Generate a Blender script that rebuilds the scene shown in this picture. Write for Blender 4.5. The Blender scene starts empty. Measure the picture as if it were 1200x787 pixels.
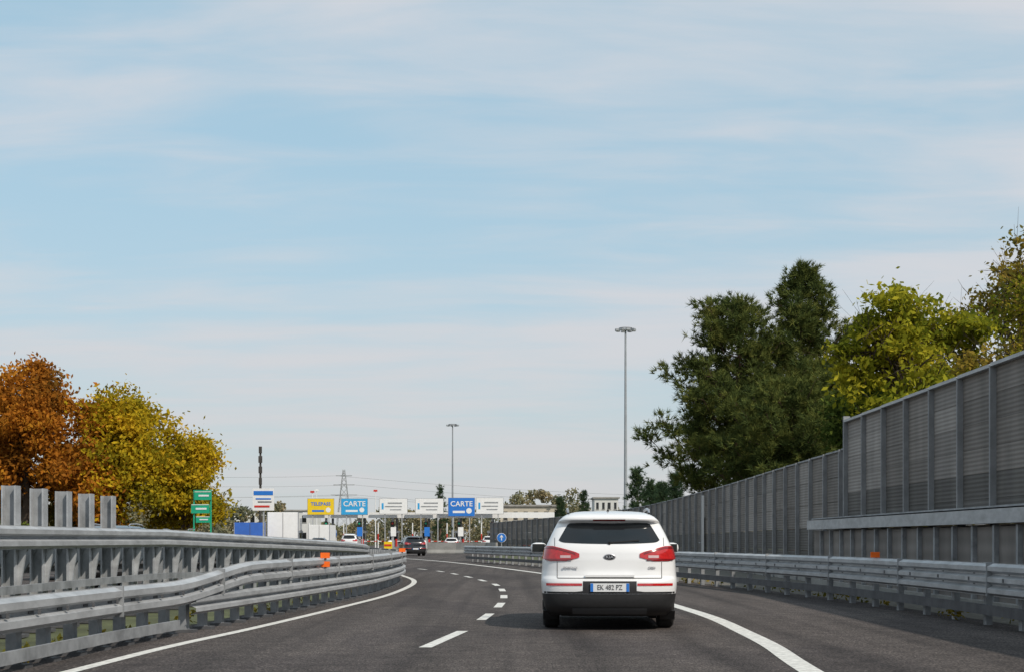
import bpy, math, random
import numpy as np
from mathutils import Vector, Matrix
random.seed(7); np.random.seed(7)
scene = bpy.context.scene
COL = scene.collection

# ------------------------------------------------------------------ materials
def mat(name, col, rough=0.6, metal=0.0, var=0.0, scale=5.0, bump=0.0, bscale=40.0, spec=0.5, coat=0.0, stretch=None):
    m = bpy.data.materials.new(name); m.use_nodes = True
    nt = m.node_tree; N = nt.nodes; L = nt.links
    b = N['Principled BSDF']
    b.inputs['Base Color'].default_value = (*col, 1)
    b.inputs['Roughness'].default_value = rough
    b.inputs['Metallic'].default_value = metal
    b.inputs['Specular IOR Level'].default_value = spec
    b.inputs['Coat Weight'].default_value = coat
    tc = N.new('ShaderNodeTexCoord')
    src = tc.outputs['Object']
    if stretch:
        mp = N.new('ShaderNodeMapping'); mp.inputs['Scale'].default_value = stretch
        L.new(src, mp.inputs['Vector']); src = mp.outputs['Vector']
    if var > 0:
        n = N.new('ShaderNodeTexNoise'); n.inputs['Scale'].default_value = scale
        n.inputs['Detail'].default_value = 6; n.inputs['Roughness'].default_value = .65
        L.new(src, n.inputs['Vector'])
        r = N.new('ShaderNodeValToRGB')
        r.color_ramp.elements[0].position = .3; r.color_ramp.elements[1].position = .7
        r.color_ramp.elements[0].color = tuple(max(0, c*(1-var)) for c in col)+(1,)
        r.color_ramp.elements[1].color = tuple(min(1, c*(1+var)) for c in col)+(1,)
        L.new(n.outputs['Fac'], r.inputs['Fac']); L.new(r.outputs['Color'], b.inputs['Base Color'])
    if bump > 0:
        n2 = N.new('ShaderNodeTexNoise'); n2.inputs['Scale'].default_value = bscale; n2.inputs['Detail'].default_value = 4
        L.new(src, n2.inputs['Vector'])
        bp = N.new('ShaderNodeBump'); bp.inputs['Strength'].default_value = bump; bp.inputs['Distance'].default_value = .02
        L.new(n2.outputs['Fac'], bp.inputs['Height']); L.new(bp.outputs['Normal'], b.inputs['Normal'])
    return m

def leaf_mat(name, stops, nscale=.45, trans=.3, dark=1.0):
    m = bpy.data.materials.new(name); m.use_nodes = True
    nt = m.node_tree; N = nt.nodes; L = nt.links
    N.remove(N['Principled BSDF']); out = N['Material Output']
    g = N.new('ShaderNodeNewGeometry'); tc = N.new('ShaderNodeTexCoord')
    n = N.new('ShaderNodeTexNoise'); n.inputs['Scale'].default_value = nscale; n.inputs['Detail'].default_value = 3
    L.new(tc.outputs['Object'], n.inputs['Vector'])
    mr = N.new('ShaderNodeMapRange'); mr.inputs['From Min'].default_value = .33; mr.inputs['From Max'].default_value = .67
    L.new(n.outputs['Fac'], mr.inputs['Value'])
    mx = N.new('ShaderNodeMix'); mx.data_type = 'FLOAT'; mx.inputs[0].default_value = .38
    L.new(mr.outputs['Result'], mx.inputs[2]); L.new(g.outputs['Random Per Island'], mx.inputs[3])
    r = N.new('ShaderNodeValToRGB'); e = r.color_ramp.elements
    while len(e) < len(stops): e.new(.5)
    for i, (p, c) in enumerate(stops):
        e[i].position = p; e[i].color = tuple(x*dark for x in c)+(1,)
    L.new(mx.outputs[0], r.inputs['Fac'])
    d = N.new('ShaderNodeBsdfDiffuse')
    t = N.new('ShaderNodeBsdfTranslucent')
    L.new(r.outputs['Color'], d.inputs['Color']); L.new(r.outputs['Color'], t.inputs['Color'])
    ms = N.new('ShaderNodeMixShader'); ms.inputs[0].default_value = trans
    L.new(d.outputs[0], ms.inputs[1]); L.new(t.outputs[0], ms.inputs[2]); L.new(ms.outputs[0], out.inputs['Surface'])
    return m

def asphalt_mat():
    m = bpy.data.materials.new('asphalt'); m.use_nodes = True
    nt = m.node_tree; N = nt.nodes; L = nt.links; b = N['Principled BSDF']
    tc = N.new('ShaderNodeTexCoord')
    def noise(sc, det, stretch=None):
        n = N.new('ShaderNodeTexNoise'); n.inputs['Scale'].default_value = sc; n.inputs['Detail'].default_value = det
        if stretch:
            mp = N.new('ShaderNodeMapping'); mp.inputs['Scale'].default_value = stretch
            L.new(tc.outputs['Object'], mp.inputs['Vector']); L.new(mp.outputs[0], n.inputs['Vector'])
        else: L.new(tc.outputs['Object'], n.inputs['Vector'])
        return n
    def ramp(src, p0, c0, p1, c1):
        r = N.new('ShaderNodeValToRGB'); e = r.color_ramp.elements
        e[0].position = p0; e[0].color = (*c0, 1); e[1].position = p1; e[1].color = (*c1, 1); L.new(src, r.inputs['Fac']); return r.outputs[0]
    def mul(a, b_):
        mx = N.new('ShaderNodeMix'); mx.data_type = 'RGBA'; mx.blend_type = 'MULTIPLY'; mx.inputs[0].default_value = 1
        L.new(a, mx.inputs[6]); L.new(b_, mx.inputs[7]); return mx.outputs[2]
    big = noise(.5, 5, (2.6, .18, 1)); fine = noise(24, 5); fine.inputs['Roughness'].default_value = .7
    grit = noise(60, 2, (1, .22, 1)); mid = noise(3.2, 6); oil = noise(.6, 4, (4.5, .06, 1)); patch = noise(.22, 2, (1.6, .5, 1))
    c = ramp(big.outputs['Fac'], .32, (.060, .053, .050), .7, (.098, .086, .081))
    c = mul(c, ramp(fine.outputs['Fac'], .38, (.38, .38, .38), .62, (1.62, 1.58, 1.56)))
    c = mul(c, ramp(grit.outputs['Fac'], .35, (.55, .55, .55), .66, (1.5, 1.48, 1.46)))
    c = mul(c, ramp(mid.outputs['Fac'], .32, (.76, .76, .76), .68, (1.22, 1.22, 1.22)))
    c = mul(c, ramp(oil.outputs['Fac'], .36, (.76, .76, .77), .5, (1, 1, 1)))
    c = mul(c, ramp(patch.outputs['Fac'], .43, (.82, .82, .84), .46, (1, 1, 1)))
    L.new(c, b.inputs['Base Color'])
    b.inputs['Roughness'].default_value = .9; b.inputs['Specular IOR Level'].default_value = .2
    bp = N.new('ShaderNodeBump'); bp.inputs['Strength'].default_value = .6; bp.inputs['Distance'].default_value = .012
    L.new(fine.outputs['Fac'], bp.inputs['Height']); L.new(bp.outputs[0], b.inputs['Normal'])
    return m

def panel_mat(name, col, pitch, amp=.3):
    m = bpy.data.materials.new(name); m.use_nodes = True
    nt = m.node_tree; N = nt.nodes; L = nt.links; b = N['Principled BSDF']
    tc = N.new('ShaderNodeTexCoord'); g = N.new('ShaderNodeNewGeometry')
    w = N.new('ShaderNodeTexWave'); w.wave_type = 'BANDS'; w.bands_direction = 'Z'
    w.inputs['Scale'].default_value = .314/pitch
    w.inputs['Distortion'].default_value = 0
    L.new(tc.outputs['Object'], w.inputs['Vector'])
    n = N.new('ShaderNodeTexNoise'); n.inputs['Scale'].default_value = 1.6; n.inputs['Detail'].default_value = 6
    mp = N.new('ShaderNodeMapping'); mp.inputs['Scale'].default_value = (1, 1, .35)
    L.new(tc.outputs['Object'], mp.inputs['Vector']); L.new(mp.outputs[0], n.inputs['Vector'])
    a = N.new('ShaderNodeMath'); a.operation = 'MULTIPLY_ADD'; a.inputs[1].default_value = amp; a.inputs[2].default_value = 1-amp*.6
    L.new(w.outputs['Fac'], a.inputs[0])
    c = N.new('ShaderNodeMath'); c.operation = 'MULTIPLY_ADD'; c.inputs[1].default_value = .34; c.inputs[2].default_value = .82
    L.new(g.outputs['Random Per Island'], c.inputs[0])
    d = N.new('ShaderNodeMath'); d.operation = 'MULTIPLY_ADD'; d.inputs[1].default_value = 1.0; d.inputs[2].default_value = .5
    L.new(n.outputs['Fac'], d.inputs[0])
    m1 = N.new('ShaderNodeMath'); m1.operation = 'MULTIPLY'; L.new(a.outputs[0], m1.inputs[0]); L.new(c.outputs[0], m1.inputs[1])
    m2 = N.new('ShaderNodeMath'); m2.operation = 'MULTIPLY'; L.new(m1.outputs[0], m2.inputs[0]); L.new(d.outputs[0], m2.inputs[1])
    sc = N.new('ShaderNodeVectorMath'); sc.operation = 'SCALE'; sc.inputs[0].default_value = col
    L.new(m2.outputs[0], sc.inputs['Scale']); L.new(sc.outputs[0], b.inputs['Base Color'])
    b.inputs['Roughness'].default_value = .65; b.inputs['Specular IOR Level'].default_value = .3
    bp = N.new('ShaderNodeBump'); bp.inputs['Strength'].default_value = .4; bp.inputs['Distance'].default_value = .012
    L.new(w.outputs['Fac'], bp.inputs['Height']); L.new(bp.outputs[0], b.inputs['Normal'])
    return m

M = {}
M['asphalt'] = asphalt_mat()
M['steel'] = mat('galvanised_steel', (.40, .41, .42), .5, .25, .24, 2.2, .08, 30, stretch=(1, 1, 2.5))
M['steel2'] = mat('weathered_steel', (.27, .28, .29), .6, .2, .35, 3.0)
M['steel_d'] = mat('dark_steel', (.10, .10, .105), .7, .2, .3, 3.0)
M['grass'] = mat('dry_grass', (.075, .085, .035), .95, 0, .5, .8, .6, 12)
M['gravel'] = mat('gravel', (.13, .12, .10), .95, 0, .4, 6, .5, 30)
M['paint'] = mat('road_paint', (.62, .61, .57), .7, 0, .34, 11)
M['white'] = mat('car_white', (.78, .78, .78), .28, 0, .015, 1.2, coat=.8)
M['black'] = mat('black_plastic', (.016, .016, .017), .5, 0, .2, 20)
M['glass'] = mat('tinted_glass', (.012, .014, .016), .06, 0, .3, 2, spec=.6)
M['tyre'] = mat('tyre_rubber', (.016, .016, .016), .85, 0, .3, 15)
M['rim'] = mat('alloy_rim', (.45, .46, .48), .35, .8, .1, 8)
M['red_l'] = mat('red_lens', (.46, .014, .014), .12, 0, .25, 22, coat=1)
M['dred'] = mat('dark_red_lens', (.20, .006, .008), .12, 0, .25, 22, coat=1)
M['clear_l'] = mat('clear_lens', (.58, .40, .40), .12, 0, .1, 22, coat=1)
M['silver'] = mat('silver_trim', (.5, .5, .52), .35, .7, .08, 6)
M['seam'] = mat('panel_gap', (.09, .09, .092), .8, 0, .1, 10)
M['skid'] = mat('grey_skid_plate', (.06, .062, .065), .5, 0, .1, 10)
M['plate'] = mat('plate_white', (.72, .73, .74), .4, 0, .04, 10)
M['blue'] = mat('sign_blue', (.02, .17, .58), .45, 0, .08, 3)
M['cyan'] = mat('sign_light_blue', (.03, .34, .66), .45, 0, .08, 3)
M['yellow'] = mat('sign_yellow', (.80, .55, .01), .45, 0, .06, 3)
M['green'] = mat('sign_green', (.01, .36, .20), .45, 0, .1, 3)
M['signw'] = mat('sign_white', (.78, .78, .77), .5, 0, .05, 3)
M['red'] = mat('red_paint', (.55, .03, .02), .5, 0, .1, 4)
M['orange'] = mat('orange_reflector', (.9, .15, .01), .35, 0, .1, 30)
M['concrete'] = mat('concrete', (.30, .29, .27), .9, 0, .25, 1.2, .3, 15)
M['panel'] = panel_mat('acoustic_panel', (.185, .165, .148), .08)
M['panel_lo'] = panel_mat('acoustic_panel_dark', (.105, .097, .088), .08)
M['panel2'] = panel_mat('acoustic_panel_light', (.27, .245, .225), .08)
M['panel3'] = panel_mat('acoustic_panel_lower', (.19, .17, .155), .30, .2)
M['post'] = mat('barrier_post', (.24, .245, .25), .6, .1, .2, 3)
M['bark'] = mat('bark', (.085, .062, .045), .95, 0, .4, 3, .8, 14, stretch=(1, 1, .3))
M['bark_p'] = mat('pine_bark', (.10, .06, .04), .95, 0, .4, 3, .8, 14, stretch=(1, 1, .3))
M['beige'] = mat('beige_wall', (.50, .45, .36), .9, 0, .12, .6)
M['wwall'] = mat('white_wall', (.60, .60, .58), .9, 0, .1, .6)
M['pole'] = mat('dark_pole', (.05, .045, .04), .8, 0, .3, 3)
M['mastm'] = mat('mast_grey', (.32, .34, .36), .55, .3, .15, 1)
M['wire'] = mat('power_cable', (.30, .31, .32), .6, 0, .1, 1)
M['darkpaint'] = mat('car_dark_blue', (.02, .023, .03), .25, .2, .05, 2, coat=.6)
M['greypaint'] = mat('car_grey', (.22, .225, .23), .3, .4, .05, 2, coat=.6)
M['tarp'] = mat('blue_tarpaulin', (.03, .12, .46), .7, 0, .15, 1.5)

# ------------------------------------------------------------------ mesh builder
class MB:
    def __init__(s): s.v = []; s.f = []; s.m = []; s.s = []; s.mats = []
    def mi(s, key):
        if key not in s.mats: s.mats.append(key)
        return s.mats.index(key)
    def add(s, vs, fs, key, smooth=False):
        o = len(s.v); s.v.extend([tuple(p) for p in vs]); i = s.mi(key)
        for f in fs: s.f.append(tuple(a+o for a in f)); s.m.append(i); s.s.append(smooth)
    def box(s, c, d, key, ang=0, tilt=0):
        hx, hy, hz = d[0]/2, d[1]/2, d[2]/2
        R = Matrix.Rotation(ang, 3, 'Z') @ Matrix.Rotation(tilt, 3, 'X'); C = Vector(c)
        vs = [C + R @ Vector((x*hx, y*hy, z*hz)) for z in (-1, 1) for y in (-1, 1) for x in (-1, 1)]
        s.add(vs, [(0, 2, 3, 1), (4, 5, 7, 6), (0, 1, 5, 4), (2, 6, 7, 3), (0, 4, 6, 2), (1, 3, 7, 5)], key)
    def bar(s, p0, p1, w, h, key):
        p0 = Vector(p0); p1 = Vector(p1); d = (p1-p0); d.normalize()
        up = Vector((0, 0, 1)) if abs(d.z) < .95 else Vector((0, 1, 0))
        a = d.cross(up).normalized(); b = a.cross(d)
        vs = [p + a*w/2*i + b*h/2*j for p in (p0, p1) for i, j in ((-1, -1), (1, -1), (1, 1), (-1, 1))]
        s.add(vs, [(3, 2, 1, 0), (4, 5, 6, 7), (0, 1, 5, 4), (1, 2, 6, 5), (2, 3, 7, 6), (3, 0, 4, 7)], key)
    def cyl(s, p0, p1, r0, r1, n, key, smooth=True, caps=True):
        p0 = Vector(p0); p1 = Vector(p1); d = (p1-p0)
        if d.length < 1e-6: return
        d.normalize(); up = Vector((0, 0, 1)) if abs(d.z) < .95 else Vector((0, 1, 0))
        a = d.cross(up).normalized(); b = a.cross(d); vs = []
        for p, r in ((p0, r0), (p1, r1)):
            for i in range(n):
                t = 2*math.pi*i/n; vs.append(p + a*r*math.cos(t) + b*r*math.sin(t))
        s.add(vs, [(i, (i+1) % n, n+(i+1) % n, n+i) for i in range(n)], key, smooth)
        if caps:
            s.add(vs[:n], [tuple(range(n))[::-1]], key); s.add(vs[n:], [tuple(range(n))], key)
    def tube(s, pts, rs, n, key):
        vs = []
        for k, p in enumerate(pts):
            p = Vector(p); d = Vector(pts[min(k+1, len(pts)-1)]) - Vector(pts[max(k-1, 0)])
            d.normalize(); up = Vector((0, 1, 0)) if abs(d.y) < .9 else Vector((1, 0, 0))
            a = d.cross(up).normalized(); b = a.cross(d)
            for i in range(n):
                t = 2*math.pi*i/n; vs.append(p + (a*math.cos(t)+b*math.sin(t))*rs[k])
        fs = [(k*n+i, k*n+(i+1) % n, (k+1)*n+(i+1) % n, (k+1)*n+i) for k in range(len(pts)-1) for i in range(n)]
        s.add(vs, fs, key, True)
    def sweep(s, path, prof, key, closed=False, smooth=False, zf=None):
        vs = []; n = len(prof)
        for k, p in enumerate(path):
            a = path[max(k-1, 0)]; b = path[min(k+1, len(path)-1)]
            tx, ty = b[0]-a[0], b[1]-a[1]; l = math.hypot(tx, ty); tx /= l; ty /= l
            dz = zf(p) if zf else 0
            for o, z in prof: vs.append((p[0]+ty*o, p[1]-tx*o, z+dz))
        m = n if closed else n-1
        fs = [(k*n+i, (k+1)*n+i, (k+1)*n+(i+1) % n, k*n+(i+1) % n) for k in range(len(path)-1) for i in range(m)]
        s.add(vs, fs, key, smooth)
        if closed:
            s.add(vs[:n], [tuple(range(n))], key); s.add(vs[-n:], [tuple(range(n))[::-1]], key)
    def obj(s, name, parent=None, loc=(0, 0, 0), rot=0):
        me = bpy.data.meshes.new(name); me.from_pydata(s.v, [], s.f)
        for k in s.mats: me.materials.append(M[k])
        me.polygons.foreach_set('material_index', s.m); me.polygons.foreach_set('use_smooth', s.s); me.update()
        o = bpy.data.objects.new(name, me); COL.objects.link(o); o.location = loc; o.rotation_euler = (0, 0, rot)
        if parent: o.parent = parent
        return o

def empty(name, loc=(0, 0, 0), rot=0):
    e = bpy.data.objects.new(name, None); COL.objects.link(e); e.location = loc; e.rotation_euler = (0, 0, rot); e.empty_display_size = .3
    return e

def text(body, size, loc, key, parent=None, name='lettering', rot=(math.pi/2, 0, 0), sx=1.0, bold=0.0):
    cu = bpy.data.curves.new(name, 'FONT'); cu.body = body; cu.size = size; cu.align_x = 'CENTER'; cu.align_y = 'CENTER'
    cu.extrude = .004; cu.offset = bold; cu.resolution_u = 3
    t = bpy.data.objects.new(name+'_tmp', cu); COL.objects.link(t)
    dg = bpy.context.evaluated_depsgraph_get(); me = bpy.data.meshes.new_from_object(t.evaluated_get(dg))
    bpy.data.objects.remove(t); me.materials.clear(); me.materials.append(M[key])
    o = bpy.data.objects.new(name, me); COL.objects.link(o); o.location = loc; o.rotation_euler = rot; o.scale = (sx, 1, 1)
    if parent: o.parent = parent
    return o

def cr(pts, step=.5):
    P = [np.array(p, float) for p in pts]; P = [2*P[0]-P[1]] + P + [2*P[-1]-P[-2]]; out = []
    for i in range(1, len(P)-2):
        n = max(2, int(np.linalg.norm(P[i+1]-P[i])/step))
        for k in range(n):
            t = k/n
            out.append(.5*((2*P[i]) + (-P[i-1]+P[i+1])*t + (2*P[i-1]-5*P[i]+4*P[i+1]-P[i+2])*t*t + (-P[i-1]+3*P[i]-3*P[i+1]+P[i+2])*t**3))
    out.append(P[-2]); return [tuple(p) for p in out]

def stations(path, d0, spacing):
    res = []; acc = 0; nxt = d0
    for a, b in zip(path[:-1], path[1:]):
        l = math.hypot(b[0]-a[0], b[1]-a[1])
        while nxt <= acc+l:
            t = (nxt-acc)/l
            res.append((a[0]+(b[0]-a[0])*t, a[1]+(b[1]-a[1])*t, math.atan2(b[1]-a[1], b[0]-a[0]), nxt)); nxt += spacing
        acc += l
    return res

# ------------------------------------------------------------------ ground + roads
g = MB()
g.add([(-1800, -600, -.012), (1800, -600, -.012), (1800, 3500, -.012), (-1800, 3500, -.012)], [(0, 1, 2, 3)], 'grass'); g.obj('ground')

L_line = cr([(-5.6, -25), (-4.5, 5), (-4.09, 14), (-3.91, 17.4), (-3.56, 21.1), (-3.09, 27.5), (-2.72, 34.5), (-2.80, 43.4), (-3.55, 50.5), (-5.2, 60), (-9.0, 75), (-16, 95)])
C_line = cr([(-2.4, -25), (-1.55, 5), (-.985, 17.2), (-.66, 20.3), (-.42, 24), (-.24, 28), (-.17, 32), (-.25, 37.4), (-.47, 41.8), (-.84, 45.2), (-1.5, 50.5), (-3.05, 60.3), (-5.6, 70), (-9.5, 82)], .25)
R_line = cr([(.5, -25), (2.3, 5), (2.76, 14), (2.98, 17.4), (3.07, 20.1), (3.14, 23.6), (3.04, 27.5), (2.75, 35), (2.2, 44), (1.22, 54.3), (-2.4, 77.6), (-5.8, 94.4), (-12, 118)])
R_rail = cr([(5.0, -25), (6.4, 5), (6.66, 19.7), (6.43, 28.6), (5.85, 34.5), (4.8, 42.6), (3.6, 52), (1.34, 67.9), (-2.7, 86.9)])
W_path = [(8.9, -30), (8.78, 26), (8.78, 37.5), (8.75, 49), (8.66, 67), (7.5, 92), (3.9, 115), (-2.44, 145)]

def xat(path, y):
    ys = [p[1] for p in path]; xs = [p[0] for p in path]; return float(np.interp(y, ys, xs))
rd = MB(); rows = []
for y in list(np.arange(-25, 71, 2.5)):
    rows.append((xat(L_line, y)-1.1, xat(R_rail, y)+.55, y))
rows += [(-10.5, 1.4, 72.6), (-24, -.6, 80), (-42, -1.6, 90), (-48, -1.8, 105), (-50, -1.0, 118), (-50, 0, 150), (-50, 8, 190), (-50, 10, 260), (-50, 10, 330)]
vs = []
for l, r, y in rows: vs += [(l, y, 0), (r, y, 0)]
rd.add(vs, [(2*i, 2*i+1, 2*i+3, 2*i+2) for i in range(len(rows)-1)], 'asphalt'); rd.obj('road')
rd = MB()
vs = []
rows = [(-24, -8.6, y) for y in np.arange(-25, 60, 5)] + [(-27, -9.6, 62), (-33, -12.4, 70), (-40, -17, 79)]
for l, r, y in rows: vs += [(l, y, 0), (r, y, 0)]
rd.add(vs, [(2*i, 2*i+1, 2*i+3, 2*i+2) for i in range(len(rows)-1)], 'asphalt'); rd.obj('road')
vg = MB(); vs = []
ys = list(np.arange(-25, 87, 3))
for y in ys: vs += [(xat(R_rail, y)+.5, y, -.006), (xat(W_path, y)+1.5, y, -.006)]
vg.add(vs, [(2*i, 2*i+1, 2*i+3, 2*i+2) for i in range(len(ys)-1)], 'gravel'); vg.obj('gravel_verge')

mk = MB()
def strip(path, w):
    mk.sweep(path, [(-w/2, .005), (w/2, .005)], 'paint')
strip(L_line, .15); strip(R_line, .23)
for a, b in [(-8, -5), (-1, 2), (5, 7.9), (10.5, 13.4), (17.2, 20.3), (23.1, 25.1), (27.4, 29.4), (31.7, 33.5), (36, 37.9), (40.4, 42.2), (44.8, 46.6), (49.2, 51), (53.6, 55.4), (58, 59.8), (62.4, 64.2), (66.8, 68.6), (71, 73)]:
    strip([(xat(C_line, a), a), (xat(C_line, b), b)], .15)
for x in (-27.5, -23, -18.5, -14, -9.5, -5, -.5): mk.add([(x-.08, 160, .005), (x+.08, 160, .005), (x+.08, 196, .005), (x-.08, 196, .005)], [(0, 1, 2, 3)], 'paint')
mk.obj('road_markings')

# ------------------------------------------------------------------ guardrails
def wprof(z0, z1, waves, d=.08, side=1):
    n = waves; H = z1-z0; pr = [(0, z0)]
    for i in range(n):
        a = z0 + H*(i+.06)/n; b = z0 + H*(i+.94)/n; m = H/n
        pr += [(0, a), (d*side, a+m*.24), (d*side, b-m*.24), (0, b)]
    pr += [(0, z1)]
    out = []
    for p in pr:
        if not out or p != out[-1]: out.append(p)
    return out

gr = MB()
R_in = [(p[0], p[1]) for p in R_rail]
gr.sweep(R_in, wprof(.44, .90, 3, .075, -1), 'steel')
gr.sweep([(p[0]+.1, p[1]) for p in R_in], [(-.05, .16), (.03, .16), (.03, .30), (-.05, .30)], 'steel_d', closed=True)
for x, y, a, d in stations(R_in, .4, 1.5):
    gr.box((x+.20, y, .45), (.09, .13, .90), 'steel2', a-math.pi/2)
    gr.box((x+.07, y, .67), (.14, .10, .30), 'steel_d', a-math.pi/2)
    gr.box((x-.078, y+.0, .67), (.012, .05, .05), 'steel_d', a-math.pi/2)
for x, y, a, d in stations(R_in, 1.1, 4.5):
    gr.box((x-.004, y, .67), (.16, .03, .47), 'steel2', a-math.pi/2)
gr.obj('guardrail')
for y in (27.2, 45, 12):
    rf = MB(); x = xat(R_rail, y); rf.box((x, y, .955), (.16, .03, .10), 'orange'); rf.box((x+.03, y+.03, .93), (.04, .02, .12), 'steel_d'); rf.obj('guardrail_reflector')

Lr = [(p[0]-(.52 if p[1] < 20 else .52-.2*min(1, (p[1]-20)/14)), p[1]) for p in L_line]
def dzl(p):
    t = (p[1]-18.8)/4.2; t = max(0, min(1, t)); return .21*t*t*(3-2*t)
lf = MB()
lf.sweep(Lr, wprof(.36, .70, 2, .085, 1), 'steel', zf=dzl)
lf.sweep([p for p in Lr if p[1] > 19.5], wprof(.24, .50, 2, .07, 1), 'steel')
lf.sweep([p for p in Lr if p[1] <= 19.6], [(-.02, .08), (.03, .08), (.03, .2), (-.02, .2)], 'steel2', closed=True)
for x, y, a, d in stations(Lr, .3, .8):
    top = .70+dzl((x, y))
    lf.box((x-.16, y, top/2-.02), (.10, .15, top-.04), 'steel2', a-math.pi/2)
    lf.box((x-.05, y, top-.17), (.12, .13, .20), 'steel_d', a-math.pi/2)
    lf.box((x+.087, y, top-.165), (.012, .05, .05), 'steel_d', a-math.pi/2)
    lf.box((x-.14, y, .02), (.26, .20, .04), 'steel_d', a-math.pi/2)
for x, y, a, d in stations(Lr, 2.1, 4.0):
    lf.box((x+.003, y, .53+dzl((x, y))), (.18, .03, .35), 'steel2', a-math.pi/2)
lf.obj('guardrail')
for y, zz in ((27.6, .94), (27.6, .78), (40.5, .95)):
    rf = MB(); x = xat([(p[0], p[1]) for p in Lr], y); rf.box((x+.10, y, zz), (.17, .02, .10), 'orange'); rf.box((x+.10, y+.03, zz-.02), (.04, .03, .12), 'steel_d'); rf.obj('guardrail_reflector')

B_path = cr([(-6.35, -20), (-6.15, 5), (-6.1, 18), (-6.05, 24), (-5.6, 30), (-5.1, 36), (-4.65, 43), (-4.95, 52), (-6.3, 60)])
def dzb(p):
    return -.36*max(0, min(1, (p[1]-26)/26))
bp_ = MB()
bp_.sweep(B_path, wprof(1.10, 1.40, 2, .08, 1), 'steel', zf=dzb)
bp_.sweep(B_path, [(-.16, 1.28), (-.02, 1.28), (-.02, 1.39), (-.16, 1.39)], 'steel2', closed=True, zf=dzb)
bp_.sweep(B_path, [(-.02, .56), (.04, .56), (.04, .66), (-.02, .66)], 'steel2', closed=True, zf=dzb)
for x, y, a, d in stations(B_path, .95, 1.12):
    tall = y < 24.6; zt = 1.30+dzb((x, y)); r = a-math.pi/2
    h = 1.90 if tall else zt
    for dx in (-.26, -.10):
        bp_.box((x+dx, y, h/2), (.022, .20, h), 'steel', r)
    bp_.box((x-.18, y, h/2), (.137, .016, h), 'steel2', r)
    bp_.bar((x-.18, y, zt-.08), (x-.85, y+.05, .1), .05, .10, 'steel2')
    bp_.bar((x-.02, y, zt-.18), (x-.12, y, .45), .07, .05, 'steel')
    bp_.box((x-.2, y, .02), (.4, .32, .04), 'steel_d', r)
bp_.obj('bridge_parapet')
b2 = MB(); B2 = [(p[0]-1.35-(max(0, p[1]-36)*.04), p[1]) for p in B_path]
b2.sweep(B2, [(-.14, 1.16), (0, 1.16), (0, 1.29), (-.14, 1.29)], 'steel2', closed=True, zf=dzb)
b2.sweep(B2, wprof(.66, .97, 2, .07, -1), 'steel_d', zf=dzb)
for x, y, a, d in stations(B2, .2, 1.5):
    b2.box((x+.08, y, .62+dzb((x, y))/2), (.10, .16, 1.24+dzb((x, y))), 'steel2', a-math.pi/2)
b2.obj('median_guardrail')

# ------------------------------------------------------------------ noise barrier
def wall_h(y): return float(np.interp(y, [-30, 38, 49, 67, 92, 115, 145], [3.6, 3.59, 3.5, 3.37, 3.13, 2.96, 2.77]))
nb = MB()
Wp = cr(W_path, 1.0)
st = [s_ for s_ in stations(Wp, .2, 2.0)]
for (a, b) in zip(st[:-1], st[1:]):
    if a[1] < 37.0: continue
    h = wall_h(a[1]); mx, my = (a[0]+b[0])/2, (a[1]+b[1])/2; ang = math.atan2(b[1]-a[1], b[0]-a[0])-math.pi/2
    nb.box((a[0]-.05, a[1], h/2+.02), (.18, .10, h+.04), 'post', ang)
    L = math.hypot(b[0]-a[0], b[1]-a[1]); n = 5; z0 = .25; ph = (h-z0)/n
    nb.box((mx+.02, my, .125), (.22, L-.14, .25), 'concrete', ang)
    light = random.random() < .10
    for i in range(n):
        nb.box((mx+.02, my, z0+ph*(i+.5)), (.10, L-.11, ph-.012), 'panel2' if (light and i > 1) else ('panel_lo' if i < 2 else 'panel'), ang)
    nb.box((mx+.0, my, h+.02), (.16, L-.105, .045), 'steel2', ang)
nb.obj('noise_barrier_wall')
nt_ = MB()
yy = -20.4
ybs = []
while yy < 38.2: ybs.append(yy); yy += 1.95
ybs = [y + (38.2-ybs[-1]) for y in ybs]
for a, b in zip(ybs[:-1], ybs[1:]):
    X = 8.45; h = 4.28-(a-20)*.006; my = (a+b)/2; L = b-a
    nt_.box((X-.04, a, (h+1.5)/2), (.16, .07, h-1.5+.06), 'post')
    n = 6; z0 = 1.5; ph = (h-z0)/n
    light = random.random() < .15 or (33 < a < 36)
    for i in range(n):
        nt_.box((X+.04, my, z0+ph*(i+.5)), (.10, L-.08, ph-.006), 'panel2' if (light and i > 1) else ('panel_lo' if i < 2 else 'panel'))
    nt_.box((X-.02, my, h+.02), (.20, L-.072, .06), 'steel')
nt_.box((8.41, ybs[-1], 2.9), (.16, .09, 2.85), 'post')
nt_.box((8.12, 10.4, 1.62), (.24, 61.6, .24), 'steel')
nt_.box((8.28, 10.4, 1.785), (.36, 61.4, .03), 'steel2')
y = -20
while y < 41:
    nt_.box((8.16, y, .76), (.10, .10, 1.42), 'steel2')
    nt_.box((8.22, y+.6, .80), (.06, 1.08, 1.30), 'panel3'); y += 1.2
nt_.box((8.27, 10.4, .09), (.5, 61, .18), 'concrete')
nt_.box((8.6, 10.4, .75), (.1, 60, 1.5), 'panel')
nt_.obj('noise_barrier_wall')
ed = MB()
ed.box((8.52, 68.2, 1.15), (.06, .95, 2.2), 'black'); ed.box((8.50, 67.65, 1.6), (.10, .08, 3.2), 'signw'); ed.box((8.46, 68.5, 1.1), (.05, .18, .05), 'steel'); ed.obj('emergency_door')

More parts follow.
